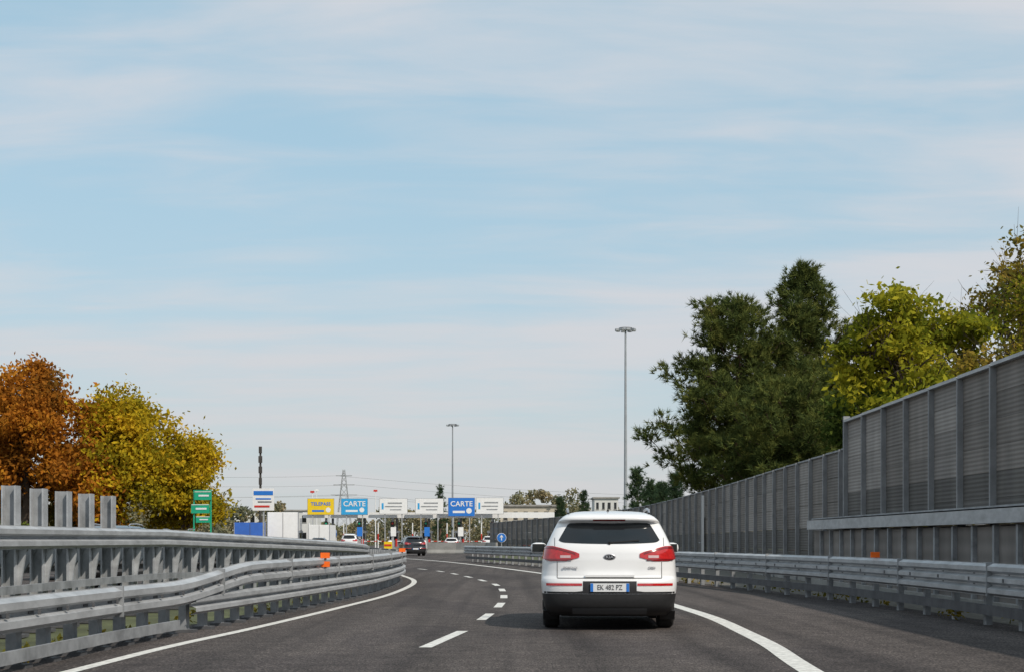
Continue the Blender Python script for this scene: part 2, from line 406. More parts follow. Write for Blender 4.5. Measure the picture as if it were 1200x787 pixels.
# ------------------------------------------------------------------ vehicles
Z_ = [.20, .26, .32, .40, .50, .60, .66, .70, .73, .80, .95, 1.05, 1.14, 1.20, 1.30, 1.40, 1.455, 1.475, 1.50, 1.54, 1.58, 1.61, 1.63]
R_ = [.14, .06, .02, .00, .00, .00, .01, .035, .085, .10, .11, .13, .165, .21, .285, .365, .41, .33, .30, .33, .46, .75, 1.1]
Wd = [.80, .86, .885, .90, .915, .925, .928, .928, .925, .92, .912, .89, .86, .83, .785, .735, .705, .695, .67, .625, .56, .46, .30]
Fz = [.2, .35, .5, .7, .8, .9, .98, 1.05, 1.1, 1.2, 1.3, 1.4, 1.5, 1.56, 1.6, 1.63]
Ff = [4.2, 4.36, 4.42, 4.42, 4.36, 4.22, 3.95, 3.5, 3.25, 3.02, 2.82, 2.6, 2.38, 2.2, 1.9, 1.6]
PX = 3.0
def cw(z): return float(np.interp(z, Z_, Wd))
def crr(z): return float(np.interp(z, Z_, R_))
def cf(z): return float(np.interp(z, Fz, Ff))
def cD(z): return float(np.interp(z, [.2, 1.0, 1.3, 1.63], [.46, .46, .36, .24]))
def yR(x, z):
    w = cw(z); q = min(.9995, abs(x)/w); return crr(z) + cD(z)*(1-(1-q**PX)**(1/PX))
def yF(x, z):
    w = cw(z); q = min(.9995, abs(x)/w); return cf(z) - .5*(1-(1-q**2.6)**(1/2.6))

def rpatch(mb, x0, x1, zlo, zhi, nx, nz, off, key, fn=yR, sgn=-1):
    vs = []
    for i in range(nx+1):
        x = x0+(x1-x0)*i/nx
        for j in range(nz+1):
            a, b = zlo(x), zhi(x); z = a+(b-a)*j/nz; w = cw(z)*.996
            xx = max(-w, min(w, x)); e = .004
            dx = (fn(xx+e, z)-fn(xx-e, z))/(2*e); dz = (fn(xx, z+e)-fn(xx, z-e))/(2*e)
            dz = max(-1.5, min(1.5, dz))
            nrm = Vector((dx, -1, dz)).normalized() * (1 if sgn < 0 else -1)
            p = Vector((xx, fn(xx, z), z)) + nrm*off; vs.append(p)
    mb.add(vs, [(i*(nz+1)+j, (i+1)*(nz+1)+j, (i+1)*(nz+1)+j+1, i*(nz+1)+j+1) for i in range(nx) for j in range(nz)], key, True)

def wheel(mb, x, y, side):
    r = .345; w = .225
    prof = [(-w/2, .22), (-w/2, .31), (-w/2+.03, .338), (-w/2+.06, r), (w/2-.06, r), (w/2-.03, .338), (w/2, .31), (w/2, .22), (w/2-.03, .215)]
    n = 32; vs = []
    for i in range(n):
        t = 2*math.pi*i/n
        for (o, rr) in prof: vs.append((x+o*side, y+rr*math.cos(t), .345+rr*math.sin(t)))
    m = len(prof)
    mb.add(vs, [(i*m+j, ((i+1) % n)*m+j, ((i+1) % n)*m+j+1, i*m+j+1) for i in range(n) for j in range(m-1)], 'tyre', True)
    mb.cyl((x+side*.02, y, .345), (x+side*.06, y, .345), .215, .215, 24, 'black')
    for k in range(5):
        t = 2*math.pi*k/5+.3
        mb.bar((x+side*.085, y+.03*math.cos(t), .345+.03*math.sin(t)), (x+side*.09, y+.205*math.cos(t), .345+.205*math.sin(t)), .05, .04, 'rim')
    mb.cyl((x+side*.05, y, .345), (x+side*.10, y, .345), .05, .04, 12, 'rim')
    mb.cyl((x-side*w/2, y, .345), (x-side*w/2+side*.02, y, .345), .22, .22, 24, 'black')

def car(name, loc, rot, paint, detail=True, sc=(1, 1, 1)):
    root = empty(name, loc, rot); root.scale = sc
    zs = sorted(set(Z_ + list(np.linspace(.2, 1.63, 30)))); zs = [z for i, z in enumerate(zs) if i == 0 or z-zs[i-1] > .006]
    mb = MB(); K = None; idx = mb.mi(paint); ib = mb.mi('black'); V = []
    for z in zs:
        w, r, f, D = cw(z), crr(z), cf(z), cD(z); ring = []
        for i in range(33):
            x = -w*math.cos(math.pi*i/32); x = max(-w, min(w, x))
            q = min(1, abs(x)/w); ring.append((x, r+D*(1-max(0, 1-q**PX)**(1/PX)), z))
        ys_ = np.linspace(r+D, f-.5, 14)[1:-1]
        ring += [(w, y, z) for y in ys_]
        for i in range(25):
            x = w*math.cos(math.pi*i/24); q = min(1, abs(x)/w); ring.append((x, f-.5*(1-max(0, 1-q**2.6)**(1/2.6)), z))
        ring += [(-w, y, z) for y in ys_[::-1]]
        K = len(ring); V += ring
    mb.v = V
    for k in range(len(zs)-1):
        for i in range(K):
            mb.f.append((k*K+i, k*K+(i+1) % K, (k+1)*K+(i+1) % K, (k+1)*K+i)); mb.m.append(ib if zs[k]+.005 < .50 else idx); mb.s.append(True)
    mb.f.append(tuple(range(K))[::-1]); mb.m.append(ib); mb.s.append(False)
    n0 = (len(zs)-1)*K; mb.f.append(tuple(n0+i for i in range(K))); mb.m.append(idx); mb.s.append(True)
    body = mb.obj('body', root)
    cut = MB(); cut.mi(paint); cut.mi('black')
    for y in (.88, 3.52):
        for s in (-1, 1): cut.cyl((s*.60, y, .36), (s*1.1, y, .36), .395, .395, 28, 'black', smooth=False)
    co = cut.obj('cutter'); co.parent = root
    md = body.modifiers.new('b', 'BOOLEAN'); md.operation = 'DIFFERENCE'; md.object = co; md.solver = 'EXACT'
    bpy.context.view_layer.update()
    dg = bpy.context.evaluated_depsgraph_get(); me = bpy.data.meshes.new_from_object(body.evaluated_get(dg))
    if len(me.polygons) > 500:
        body.modifiers.clear(); body.data = me
    else: body.modifiers.clear()
    bpy.data.objects.remove(co)
    w = MB()
    for y in (.88, 3.52):
        for s in (-1, 1): wheel(w, s*.79, y, s)
    w.obj('wheels', root)
    gl = MB()
    def wlo(x): return 1.165+.02*(abs(x)/.66)**2+.03*(abs(x)/.685)**24
    def whi(x):
        a = 1.455-.012*(abs(x)/.6)**2; b = 1.215+(.685-abs(x))*1.75; k = .03
        hh = max(0, min(1, .5+.5*(b-a)/k)); return b*(1-hh)+a*hh-k*hh*(1-hh)
    rpatch(gl, -.685, .685, wlo, whi, 44, 8, .005, 'glass')
    rpatch(gl, -.70, .70, lambda x: 1.12, lambda x: 1.50-.2*(abs(x)/.70)**6, 24, 6, .005, 'glass', yF, 1)
    for s in (-1, 1):
        vs = []
        for i in range(13):
            t = i/12; ylo = .66+2.35*t; yhi = .88+1.32*t
            for j in range(5):
                q = j/4; z = 1.10+.06*(1-t)+(.36-.05*(1-t))*q; y = ylo+(yhi-ylo)*q; vs.append((s*(cw(z)+.004), y, z))
        gl.add(vs, [(i*5+j, (i+1)*5+j, (i+1)*5+j+1, i*5+j+1) for i in range(12) for j in range(4)], 'glass', True)
        gl.bar((s*(cw(1.1)+.008), 1.75, 1.12), (s*(cw(1.45)+.008), 1.7, 1.45), .07, .01, 'black')
    gl.obj('windows', root)
    tl = MB()
    for s in (-1, 1):
        def zl(x): a = abs(x); return .935+.05*max(0, (.58-a)/.18)**1.0+.03*max(0, (a-.8)/.1)
        def zh(x): a = abs(x); return min(1.135, 1.03+.105*((max(.40, a)-.40)/.36)**.8)
        rpatch(tl, s*.405, s*.905, zl, zh, 40, 6, .012, 'red_l')
        rpatch(tl, s*.52, s*.66, lambda x: .975, lambda x: 1.01, 10, 3, .016, 'clear_l')
        rpatch(tl, s*.46, s*.88, lambda x: zh(x)-.035, lambda x: zh(x)-.012, 24, 2, .017, 'dred')
        rpatch(tl, s*.50, s*.86, lambda x: .945, lambda x: .962, 24, 2, .017, 'dred')
        rpatch(tl, s*.37, s*.85, lambda x: .605, lambda x: .637, 24, 2, .006, 'red_l')
        rpatch(tl, s*.45, s*.86, lambda x: .72, lambda x: .84, 12, 3, .008, 'clear_l', yF, 1)
    rpatch(tl, -.22, .22, lambda x: 1.482, lambda x: 1.50, 12, 1, .006, 'dred')
    tl.obj('tail_lights', root)
    tr = MB()
    rpatch(tr, -.36, .36, lambda x: .505, lambda x: .665, 10, 3, .004, 'black')
    rpatch(tr, -.88, .88, lambda x: .50, lambda x: .525+.06*max(0, (.45-abs(x))/.45 if abs(x) < .45 else 0), 30, 2, .0035, 'black')
    rpatch(tr, -.50, .50, lambda x: .23, lambda x: .31, 16, 2, .012, 'skid')
    rpatch(tr, -.40, .40, lambda x: .62, lambda x: .80, 8, 3, .01, 'black', yF, 1)
    rpatch(tr, -.70, .70, lambda x: .700, lambda x: .710, 24, 1, .003, 'seam')
    for s in (-1, 1):
        rpatch(tr, s*.70, s*.708, lambda x: .705, lambda x: .925, 1, 6, .003, 'seam')
        rpatch(tr, s*.735, s*.742, lambda x: 1.135, lambda x: 1.25, 1, 6, .003, 'seam')
        tr.bar((s*.80, .42, .26), (s*.80, .50, .14), .2, .03, 'black')
        tr.box((s*.86, 2.2, .30), (.12, 1.85, .14), 'black')
    tr.box((0, -.014, .583), (.52, .012, .112), 'plate')
    tr.box((-.24, -.022, .583), (.036, .006, .108), 'blue'); tr.box((.24, -.022, .583), (.036, .006, .108), 'blue')
    tr.box((0, .055, .735), (.66, .06, .028), paint)
    for s in (-1, 1):
        tr.tube([(s*.555, .62, 1.585), (s*.56, .72, 1.635), (s*.565, 1.3, 1.66), (s*.565, 2.0, 1.65), (s*.55, 2.15, 1.60)], [.016, .018, .018, .018, .016], 8, 'silver')
    tr.cyl((0, .95, 1.61), (0, .88, 1.74), .008, .005, 6, 'black'); tr.cyl((0, .97, 1.60), (0, .95, 1.64), .03, .012, 8, 'black')
    tr.bar((.02, yR(.02, 1.19)-.02, 1.185), (.40, yR(.4, 1.22)-.02, 1.215), .016, .016, 'black')
    tr.cyl((0, yR(0, 1.18)-.0, 1.18), (0, yR(0, 1.18)-.03, 1.175), .022, .02, 10, 'black')
    tr.box((0, 2.2, .26), (1.3, 3.6, .16), 'black'); tr.bar((-.7, .88, .3), (.7, .88, .3), .10, .08, 'black')
    tr.obj('trim', root)
    if detail:
        em = MB(); vs = []; cy = yR(0, .99)-.010; n = 28
        for (rx, rz, dy) in ((.082, .044, 0), (.070, .035, -.004), ):
            for i in range(n): vs.append((rx*math.cos(2*math.pi*i/n), cy+dy, .99+rz*math.sin(2*math.pi*i/n)))
        em.add(vs, [(i, (i+1) % n, n+(i+1) % n, n+i) for i in range(n)], 'silver', True)
        em.add(vs[n:], [tuple(range(n))[::-1]], 'black'); em.obj('badge', root)
        text('KIA', .055, (0, cy-.008, .99), 'silver', root, 'badge_lettering', sx=1.25, bold=.001)
        text('SPORTAGE', .042, (-.53, yR(.53, .845)-.014, .845), 'silver', root, 'model_lettering', (math.pi/2, 0, -.2))
        text('CRDi', .045, (.57, yR(.57, .845)-.012, .845), 'silver', root, 'engine_lettering', (math.pi/2, 0, .23))
        text('EK 482 PZ', .095, (0, -.022, .583), 'steel_d', root, 'plate_lettering', sx=.82, bold=.0)
    mr = MB()
    for s in (-1, 1):
        c = Vector((s*1.0, 2.72, 1.10)); vs = []
        for i in range(9):
            ph = math.pi*i/8
            for j in range(14):
                t = 2*math.pi*j/14
                ct, st_ = math.cos(t), math.sin(t)
                vs.append(c + Vector((.125*math.sin(ph)**.7*math.copysign(abs(ct)**.7, ct), .07*math.cos(ph)+0.02, .082*math.sin(ph)**.7*math.copysign(abs(st_)**.7, st_))))
        mr.add(vs, [(i*14+j, i*14+(j+1) % 14, (i+1)*14+(j+1) % 14, (i+1)*14+j) for i in range(8) for j in range(14)], paint, True)
        mr.box((s*1.0, 2.672, 1.10), (.19, .02, .12), 'glass')
        mr.bar((s*.86, 2.74, 1.07), (s*.95, 2.74, 1.08), .05, .05, 'black')
    mr.obj('mirrors', root)
    return root

car('white_suv_car', (1.31, 20.35, .0), math.radians(-2.0), 'white')
car('dark_car', (-7.35, 116, 0), math.radians(12), 'darkpaint', False, (.92, .9, .93))
for (nm, x, y, p, s, r) in (('grey_car', -11.6, 168, 'greypaint', (.93, .95, .9), 0), ('white_car', -7.2, 180, 'white', (.95, .95, .92), 0),
                         ('dark_car', -21, 164, 'darkpaint', (.95, 1, .9), 0), ('white_car', -2.8, 186, 'white', (.95, .95, 1.05), 0), ('white_car', -17.2, 160, 'white', (.95, .95, 1.15), 0),
                         ('dark_car', -10.6, 42, 'darkpaint', (.98, 1, .99), math.pi), ('grey_car', -13.8, 50, 'greypaint', (.98, 1, 1.0), math.pi), ('dark_car', -14.6, 68, 'darkpaint', (.98, 1, 1.02), math.pi), ('white_car', -20, 84, 'white', (.98, 1, 1.02), math.pi)):
    car(nm, (x, y, 0), r, p, False, s)

def truck(name, loc, rot, box, cab, L=7.5, H=3.5):
    root = empty(name, loc, rot); b = MB()
    b.box((0, L/2, 1.0+(H-1.0)/2), (2.5, L, H-1.0), box); b.box((0, -.012, 1.0+(H-1.0)/2), (2.44, .02, H-1.12), 'signw' if box != 'tarp' else 'tarp')
    for x in (-1.23, 1.23): b.box((x, -.02, 1.0+(H-1)/2), (.06, .06, H-1.0), 'silver')
    b.box((0, -.03, 1.0+(H-1)/2), (.03, .03, H-1.1), 'steel_d')
    b.box((0, -.03, .98), (2.5, .08, .12), 'steel_d'); b.box((0, -.03, .55), (2.3, .1, .12), 'steel_d')
    for x in (-1.0, 1.0): b.box((x, -.06, .75), (.35, .06, .12), 'red_l')
    b.obj('cargo_box', root)
    c = MB(); y0 = L+.15
    prof = [(y0, .6), (y0+1.9, .6), (y0+2.0, 1.4), (y0+1.8, 2.3), (y0+1.3, 2.45), (y0, 2.45)]
    vs = [(-1.15, a, z) for a, z in prof]+[(1.15, a, z) for a, z in prof]; n = 6
    c.add(vs, [tuple(range(n)), tuple(range(n, 2*n))[::-1]]+[(i, n+i, n+(i+1) % n, (i+1) % n) for i in range(n)], cab)
    c.box((0, y0+1.93, 1.85), (2.0, .06, .75), 'glass', 0, math.radians(10)); c.box((1.153, y0+1.1, 1.8), (.02, .9, .6), 'glass'); c.box((-1.153, y0+1.1, 1.8), (.02, .9, .6), 'glass')
    c.box((0, y0+2.03, .75), (2.2, .08, .35), 'steel_d'); c.box((0, L/2, .8), (.9, L, .2), 'steel_d'); c.obj('cab', root)
    w = MB()
    for y in (1.2, 2.4, L+1.3):
        for s in (-1, 1): w.cyl((s*.85, y, .5), (s*1.18, y, .5), .5, .5, 24, 'tyre'); w.cyl((s*1.16, y, .5), (s*1.2, y, .5), .26, .24, 16, 'rim')
    w.obj('wheels', root)
truck('white_box_truck', (-18.4, 122, 0), 0.15, 'signw', 'white', 7.5, 3.45)
truck('blue_tarpaulin_truck', (-20.7, 120, 0), 0.17, 'tarp', 'tarp', 6.0, 2.6)
truck('white_box_truck', (-22.6, 178, 0), 0, 'signw', 'white', 6, 3.0)

# ------------------------------------------------------------------ toll plaza
tp = empty('toll_plaza', (0, 200, 0))
c = MB(); c.box((-11, 5, 4.45), (33, 9, .28), 'signw'); c.box((-11, .42, 4.5), (33.2, .1, .75), 'signw'); c.obj('canopy', tp)
cc = MB(); bo = MB(); ar = MB()
lanes = [-29, -24.6, -20.2, -15.8, -11.4, -7.0, -2.6, 1.8]
for i, x in enumerate(lanes):
    for y in (1.2, 8.6): cc.box((x, y, 2.1), (.3, .3, 4.2), 'steel')
    bo.box((x, 3.5, .12), (1.5, 15, .24), 'concrete')
    bo.box((x, 4.2, .75), (1.25, 2.4, 1.0), 'signw'); bo.box((x, 4.2, 1.7), (1.15, 2.3, .9), 'glass'); bo.box((x, 4.2, 2.3), (1.45, 2.7, .3), 'signw')
    for s in (-1, 1):
        bo.box((x+s*.57, 3.02, 1.7), (.07, .07, .92), 'signw')
    bo.box((x, 2.96, 1.7), (.05, .06, .92), 'signw')
    ar.cyl((x, -3.4, .24), (x, -3.4, 1.0), .28, .28, 14, 'yellow' if i % 2 else 'red'); ar.cyl((x, -3.4, 1.0), (x, -3.4, 1.15), .29, .2, 14, 'signw')
    ar.box((x+.55, 0, .85), (.3, .3, 1.0), 'red')
    for k in range(6): ar.box((x+.85+.48*k, 0, 1.05), (.47, .06, .1), 'red' if k % 2 else 'signw')
    ar.box((x+.0, 1.0, 3.2), (.45, .15, .9), 'black'); ar.cyl((x, .9, 3.4), (x, .92, 3.4), .14, .14, 12, 'green' if i % 3 else 'red')
    ar.box((x-.1, -5.0, .55), (1.0, .8, .9), 'yellow' if i % 2 else 'signw'); ar.box((x-.1, -5.42, .55), (.9, .03, .25), 'red')
    ar.box((x+.3, -1.5, 2.3), (.7, .08, 1.2), 'signw' if i % 2 else 'blue'); ar.box((x+.3, -1.4, 1.1), (.08, .08, 2.2), 'steel')
    ar.cyl((x-1.3, -6, 0), (x-1.3, -6, 3.4), .07, .07, 8, 'signw'); ar.cyl((x-1.3, -6, 1.2), (x-1.3, -6, 2.0), .075, .075, 8, 'red')
cc.obj('columns', tp); bo.obj('booths', tp); ar.obj('barrier_arms', tp)

def board(name, px, z0, z1, w, y, key, body=None, tkey='signw', kind=0, ts=.8):
    r = empty(name, (px, y, 0)); b = MB(); h = z1-z0; zc = (z0+z1)/2
    b.box((0, 0, zc), (w, .14, h), 'steel2'); b.box((0, -.08, zc), (w-.08, .03, h-.08), key)
    if kind == 1:
        b.box((-w*.1, -.10, z0+h*.24), (w*.45, .012, h*.12), tkey); b.cyl((w*.28, -.095, zc-h*.2), (w*.28, -.11, zc-h*.2), h*.15, h*.15, 14, 'signw')
    if kind == 2:
        b.box((w*.05, -.10, zc+h*.2), (w*.5, .012, h*.09), 'steel2'); b.box((w*.0, -.10, zc-h*.02), (w*.6, .012, h*.07), 'steel2'); b.box((w*.08, -.10, zc-h*.22), (w*.4, .012, h*.07), 'steel2'); b.box((-w*.38, -.10, zc), (w*.07, .012, h*.4), 'cyan')
    for s in (-1, 1): b.box((s*w*.3, .1, z0/2), (.12, .12, z0), 'steel')
    b.obj('panel', r)
    if body: text(body, ts, (0, -.115, zc+h*.16), tkey, r, 'lettering', bold=.012)
    return r
f = 1780
def XX(u, Y): return (u-600)/f*Y
board('toll_lane_sign', -25.0, 4.5, 6.65, 3.5, 198.6, 'yellow', 'TELEPASS', 'blue', 1, .62)
board('toll_lane_sign', -20.6, 4.5, 6.65, 3.5, 198.6, 'cyan', 'CARTE', 'signw', 1, .95)
board('toll_lane_sign', -15.5, 4.6, 6.65, 3.7, 198.6, 'signw', None, 'signw', 2)
board('toll_lane_sign', -10.8, 4.6, 6.65, 3.7, 198.6, 'signw', None, 'signw', 2)
board('toll_lane_sign', -6.6, 4.3, 6.75, 3.5, 198.6, 'blue', 'CARTE', 'signw', 1, .95)
board('toll_lane_sign', -2.9, 4.6, 6.75, 3.6, 198.6, 'signw', None, 'signw', 2)
r = empty('traffic_information_sign', (-18.0, 110, 0)); b = MB()
b.box((0, 0, 4.15), (1.55, .08, 1.6), 'signw'); b.box((0, -.05, 4.62), (1.4, .02, .3), 'blue'); b.box((0, -.05, 4.2), (1.1, .02, .1), 'blue'); b.box((.1, -.05, 3.98), (1.0, .02, .08), 'steel_d'); b.box((-.1, -.05, 3.65), (1.1, .02, .14), 'red')
b.box((0, .09, 2.2), (.12, .08, 4.4), 'steel'); b.obj('panel', r)
r = empty('green_direction_sign', (-14.9, 73, 0), math.radians(-8)); b = MB()
for x, z, w_, h_ in ((0.05, 3.35, .85, .42), (-.08, 2.72, .9, .44), (.05, 2.2, .7, .30)): b.box((x, 0, z), (w_, .06, h_), 'green'); b.box((x+.05, -.04, z), (w_*.6, .015, h_*.2), 'signw'); b.box((x, -.034, z+h_*.44), (w_*.95, .015, .03), 'signw')
for x in (-.42, .42): b.box((x, .07, 1.78), (.06, .07, 3.56), 'green')
b.box((0, .07, 3.6), (.9, .06, .05), 'green')
b.obj('panel', r)
r = empty('blue_arrow_traffic_sign', (-.66, 96, 0)); b = MB()
b.cyl((0, 0, 1.36), (0, -.03, 1.36), .30, .30, 28, 'signw'); b.cyl((0, -.03, 1.36), (0, -.045, 1.36), .275, .275, 28, 'blue')
b.add([(-.03, -.05, 1.19), (.03, -.05, 1.19), (.03, -.05, 1.40), (-.03, -.05, 1.40), (-.12, -.05, 1.38), (.12, -.05, 1.38), (0, -.05, 1.55)], [(0, 1, 2, 3), (4, 5, 6)], 'signw')
b.cyl((0, .03, 0), (0, .03, 1.6), .03, .03, 8, 'steel'); b.obj('disc', r)
cb = MB(); prof = [(-.3, 0), (-.3, .08), (-.12, .35), (-.08, 1.0), (.08, 1.0), (.12, .35), (.3, .08), (.3, 0)]
cb.sweep([(-7.6, 138), (-5, 137), (-2.2, 135), (-1.3, 130)], prof, 'concrete', closed=True); cb.obj('concrete_barrier')
# ------------------------------------------------------------------ masts, poles, pylon
def mast(name, x, y, H):
    r = empty(name, (x, y, 0)); b = MB()
    b.cyl((0, 0, 0), (0, 0, H), .26, .12, 12, 'mastm'); b.obj('pole', r); b = MB()
    b.cyl((0, 0, H-.15), (0, 0, H+.1), .5, .4, 16, 'mastm')
    for k in range(8):
        t = 2*math.pi*k/8+.2; dx, dy = math.cos(t), math.sin(t)
        b.bar((dx*.3, dy*.3, H), (dx*1.05, dy*1.05, H), .08, .08, 'mastm')
        b.box((dx*1.15, dy*1.15, H-.12), (.5, .45, .28), 'mastm', t+math.pi/2)
    for k in range(16):
        a, c_ = 2*math.pi*k/16, 2*math.pi*(k+1)/16
        b.bar((.85*math.cos(a), .85*math.sin(a), H+.12), (.85*math.cos(c_), .85*math.sin(c_), H+.12), .06, .08, 'steel_d')
    b.obj('floodlight_ring', r)
mast('high_mast_light', 14.95, 200, 28.9)
mast('high_mast_light', -12.9, 330, 26.2)
p = MB(); p.cyl((-26.5, 160, 0), (-26.5, 160, 11.0), .16, .10, 10, 'pole')
for z, w_ in ((10.7, .3), (9.7, .36), (8.6, .34), (7.4, .3)): p.box((-26.5, 159.95, z), (w_, w_, .7), 'pole')
p.obj('telecom_pole')
for (u, Y, H, k) in ((783, 300, 17.5, 'mastm'), (366, 230, 8.7, 'red'), (371, 232, 9.0, 'signw'), (440, 240, 9.2, 'red'), (655, 260, 9, 'mastm')):
    p = MB(); x = XX(u, Y); p.cyl((x, Y, 0), (x, Y, H), .10, .05, 8, k if k == 'mastm' else 'signw')
    if k != 'mastm': p.box((x, Y, H-.2), (.6, .25, .3), k)
    else: p.box((x, Y, H), (.6, .2, .15), k)
    p.obj('lamp_post')
py = MB(); x0 = XX(403, 600); Hh = 29
def ring(z): w_ = 3.2*(1-z/Hh)+.35; return [(x0-w_, 600-w_, z), (x0+w_, 600-w_, z), (x0+w_, 600+w_, z), (x0-w_, 600+w_, z)]
zl = [0, 6, 11, 15, 18.5, 21.5, 24, 26, Hh]
for a, b_ in zip(zl[:-1], zl[1:]):
    A, B = ring(a), ring(b_)
    for i in range(4):
        py.bar(A[i], B[i], .20, .20, 'wire'); py.bar(A[i], B[(i+1) % 4], .10, .10, 'wire'); py.bar(A[(i+1) % 4], B[i], .10, .10, 'wire')
for z, w_ in ((19, 5.2), (23, 4.2), (26.6, 3.2)): py.bar((x0-w_, 600, z), (x0+w_, 600, z), .25, .3, 'wire')
py.obj('electricity_pylon')
pl = MB()
for (dz, dx) in ((19, -5), (19, 5), (23, 4), (26.6, -3)):
    for (xe, ye, ze) in ((x0-230, 470, dz+14), (x0+330, 640, dz-2)):
        pts = []
        for i in range(25):
            t = i/24; sag = 7*4*t*(1-t); pts.append((x0+dx+(xe-x0)*t, 600+(ye-600)*t, dz+(ze-dz)*t-sag))
        pl.tube(pts, [.05]*25, 4, 'wire')
pl.obj('power_lines')

# ------------------------------------------------------------------ distant buildings
def building(name, x0, x1, y, d, H, key, floors, cols):
    r = empty(name, ((x0+x1)/2, y, 0)); W = x1-x0; b = MB(); b.box((0, d/2, H/2), (W, d, H), key); b.box((0, d/2, H+.15), (W+.6, d+.6, .3), 'concrete'); b.obj('walls', r)
    w = MB()
    for i in range(floors):
        for j in range(cols):
            w.box((-W/2+W*(j+.5)/cols, -.02, H*(i+.55)/floors), (W/cols*.4, .06, H/floors*.4), 'glass'); w.box((-W/2+W*(j+.5)/cols, -.04, H*(i+.55)/floors-H/floors*.23), (W/cols*.5, .12, .12), 'concrete')
    w.obj('windows', r)
building('beige_building', -2, 8.5, 262, 14, 7.0, 'beige', 2, 6)
building('white_apartment_building', 16.3, 21.0, 300, 10, 9.4, 'wwall', 3, 4)
building('white_warehouse', -62, -44, 330, 20, 7.5, 'wwall', 2, 8)
building('beige_building', 40, 70, 380, 20, 9, 'beige', 3, 9)

# ------------------------------------------------------------------ vegetation
M['lf_yellow'] = leaf_mat('leaves_yellow', [(0, (.13, .14, .018)), (.3, (.30, .24, .018)), (.6, (.52, .36, .02)), (1, (.68, .42, .03))], trans=.38)
M['lf_orange'] = leaf_mat('leaves_orange', [(0, (.14, .09, .02)), (.3, (.30, .12, .02)), (.6, (.46, .17, .022)), (1, (.56, .28, .03))], trans=.38)
M['lf_ygreen'] = leaf_mat('leaves_yellow_green', [(0, (.09, .12, .02)), (.35, (.20, .22, .022)), (.65, (.38, .35, .03)), (1, (.55, .44, .04))], trans=.42)
M['lf_brown'] = leaf_mat('leaves_olive_brown', [(0, (.08, .09, .025)), (.4, (.16, .15, .03)), (.7, (.28, .20, .035)), (1, (.38, .26, .05))], trans=.4)
M['lf_green'] = leaf_mat('leaves_green', [(0, (.03, .05, .014)), (.5, (.07, .10, .022)), (1, (.14, .17, .03))])
M['needle'] = leaf_mat('pine_needles', [(0, (.040, .060, .024)), (.4, (.085, .110, .034)), (.75, (.15, .165, .042)), (1, (.24, .22, .06))], .9, .22)
M['needle_d'] = leaf_mat('spruce_needles', [(0, (.03, .055, .035)), (.6, (.065, .105, .055)), (1, (.12, .15, .06))], .7, .2)
M['lf_far_hazed'] = leaf_mat('distant_leaves_hazed', [(0, (.13, .15, .10)), (.35, (.20, .20, .12)), (.65, (.31, .26, .15)), (1, (.38, .29, .17))], .12, .25)  # distance haze is painted in: leaf colours made paler and greyer

def leaf_arrays(C, size, rng, asp=1.6):
    n = len(C); a = rng.normal(size=(n, 3)); a /= np.linalg.norm(a, axis=1)[:, None]
    b = rng.normal(size=(n, 3)); b -= (a*b).sum(1)[:, None]*a; b /= np.linalg.norm(b, axis=1)[:, None]
    s = size*rng.uniform(.6, 1.3, (n, 1))
    return np.stack([C-a*s*asp/2, C+b*s*.42, C+a*s*asp/2, C-b*s*.42], 1).reshape(-1, 3)
def mesh_np(name, V, k, key, parent):
    n = len(V)//k; me = bpy.data.meshes.new(name)
    me.vertices.add(len(V)); me.vertices.foreach_set('co', V.astype(np.float32).ravel())
    me.loops.add(len(V)); me.loops.foreach_set('vertex_index', np.arange(len(V), dtype=np.int32))
    me.polygons.add(n); me.polygons.foreach_set('loop_start', np.arange(0, len(V), k, dtype=np.int32)); me.polygons.foreach_set('loop_total', np.full(n, k, dtype=np.int32))
    me.materials.append(M[key]); me.update(calc_edges=True); me.validate()
    o = bpy.data.objects.new(name, me); COL.objects.link(o); o.parent = parent; return o

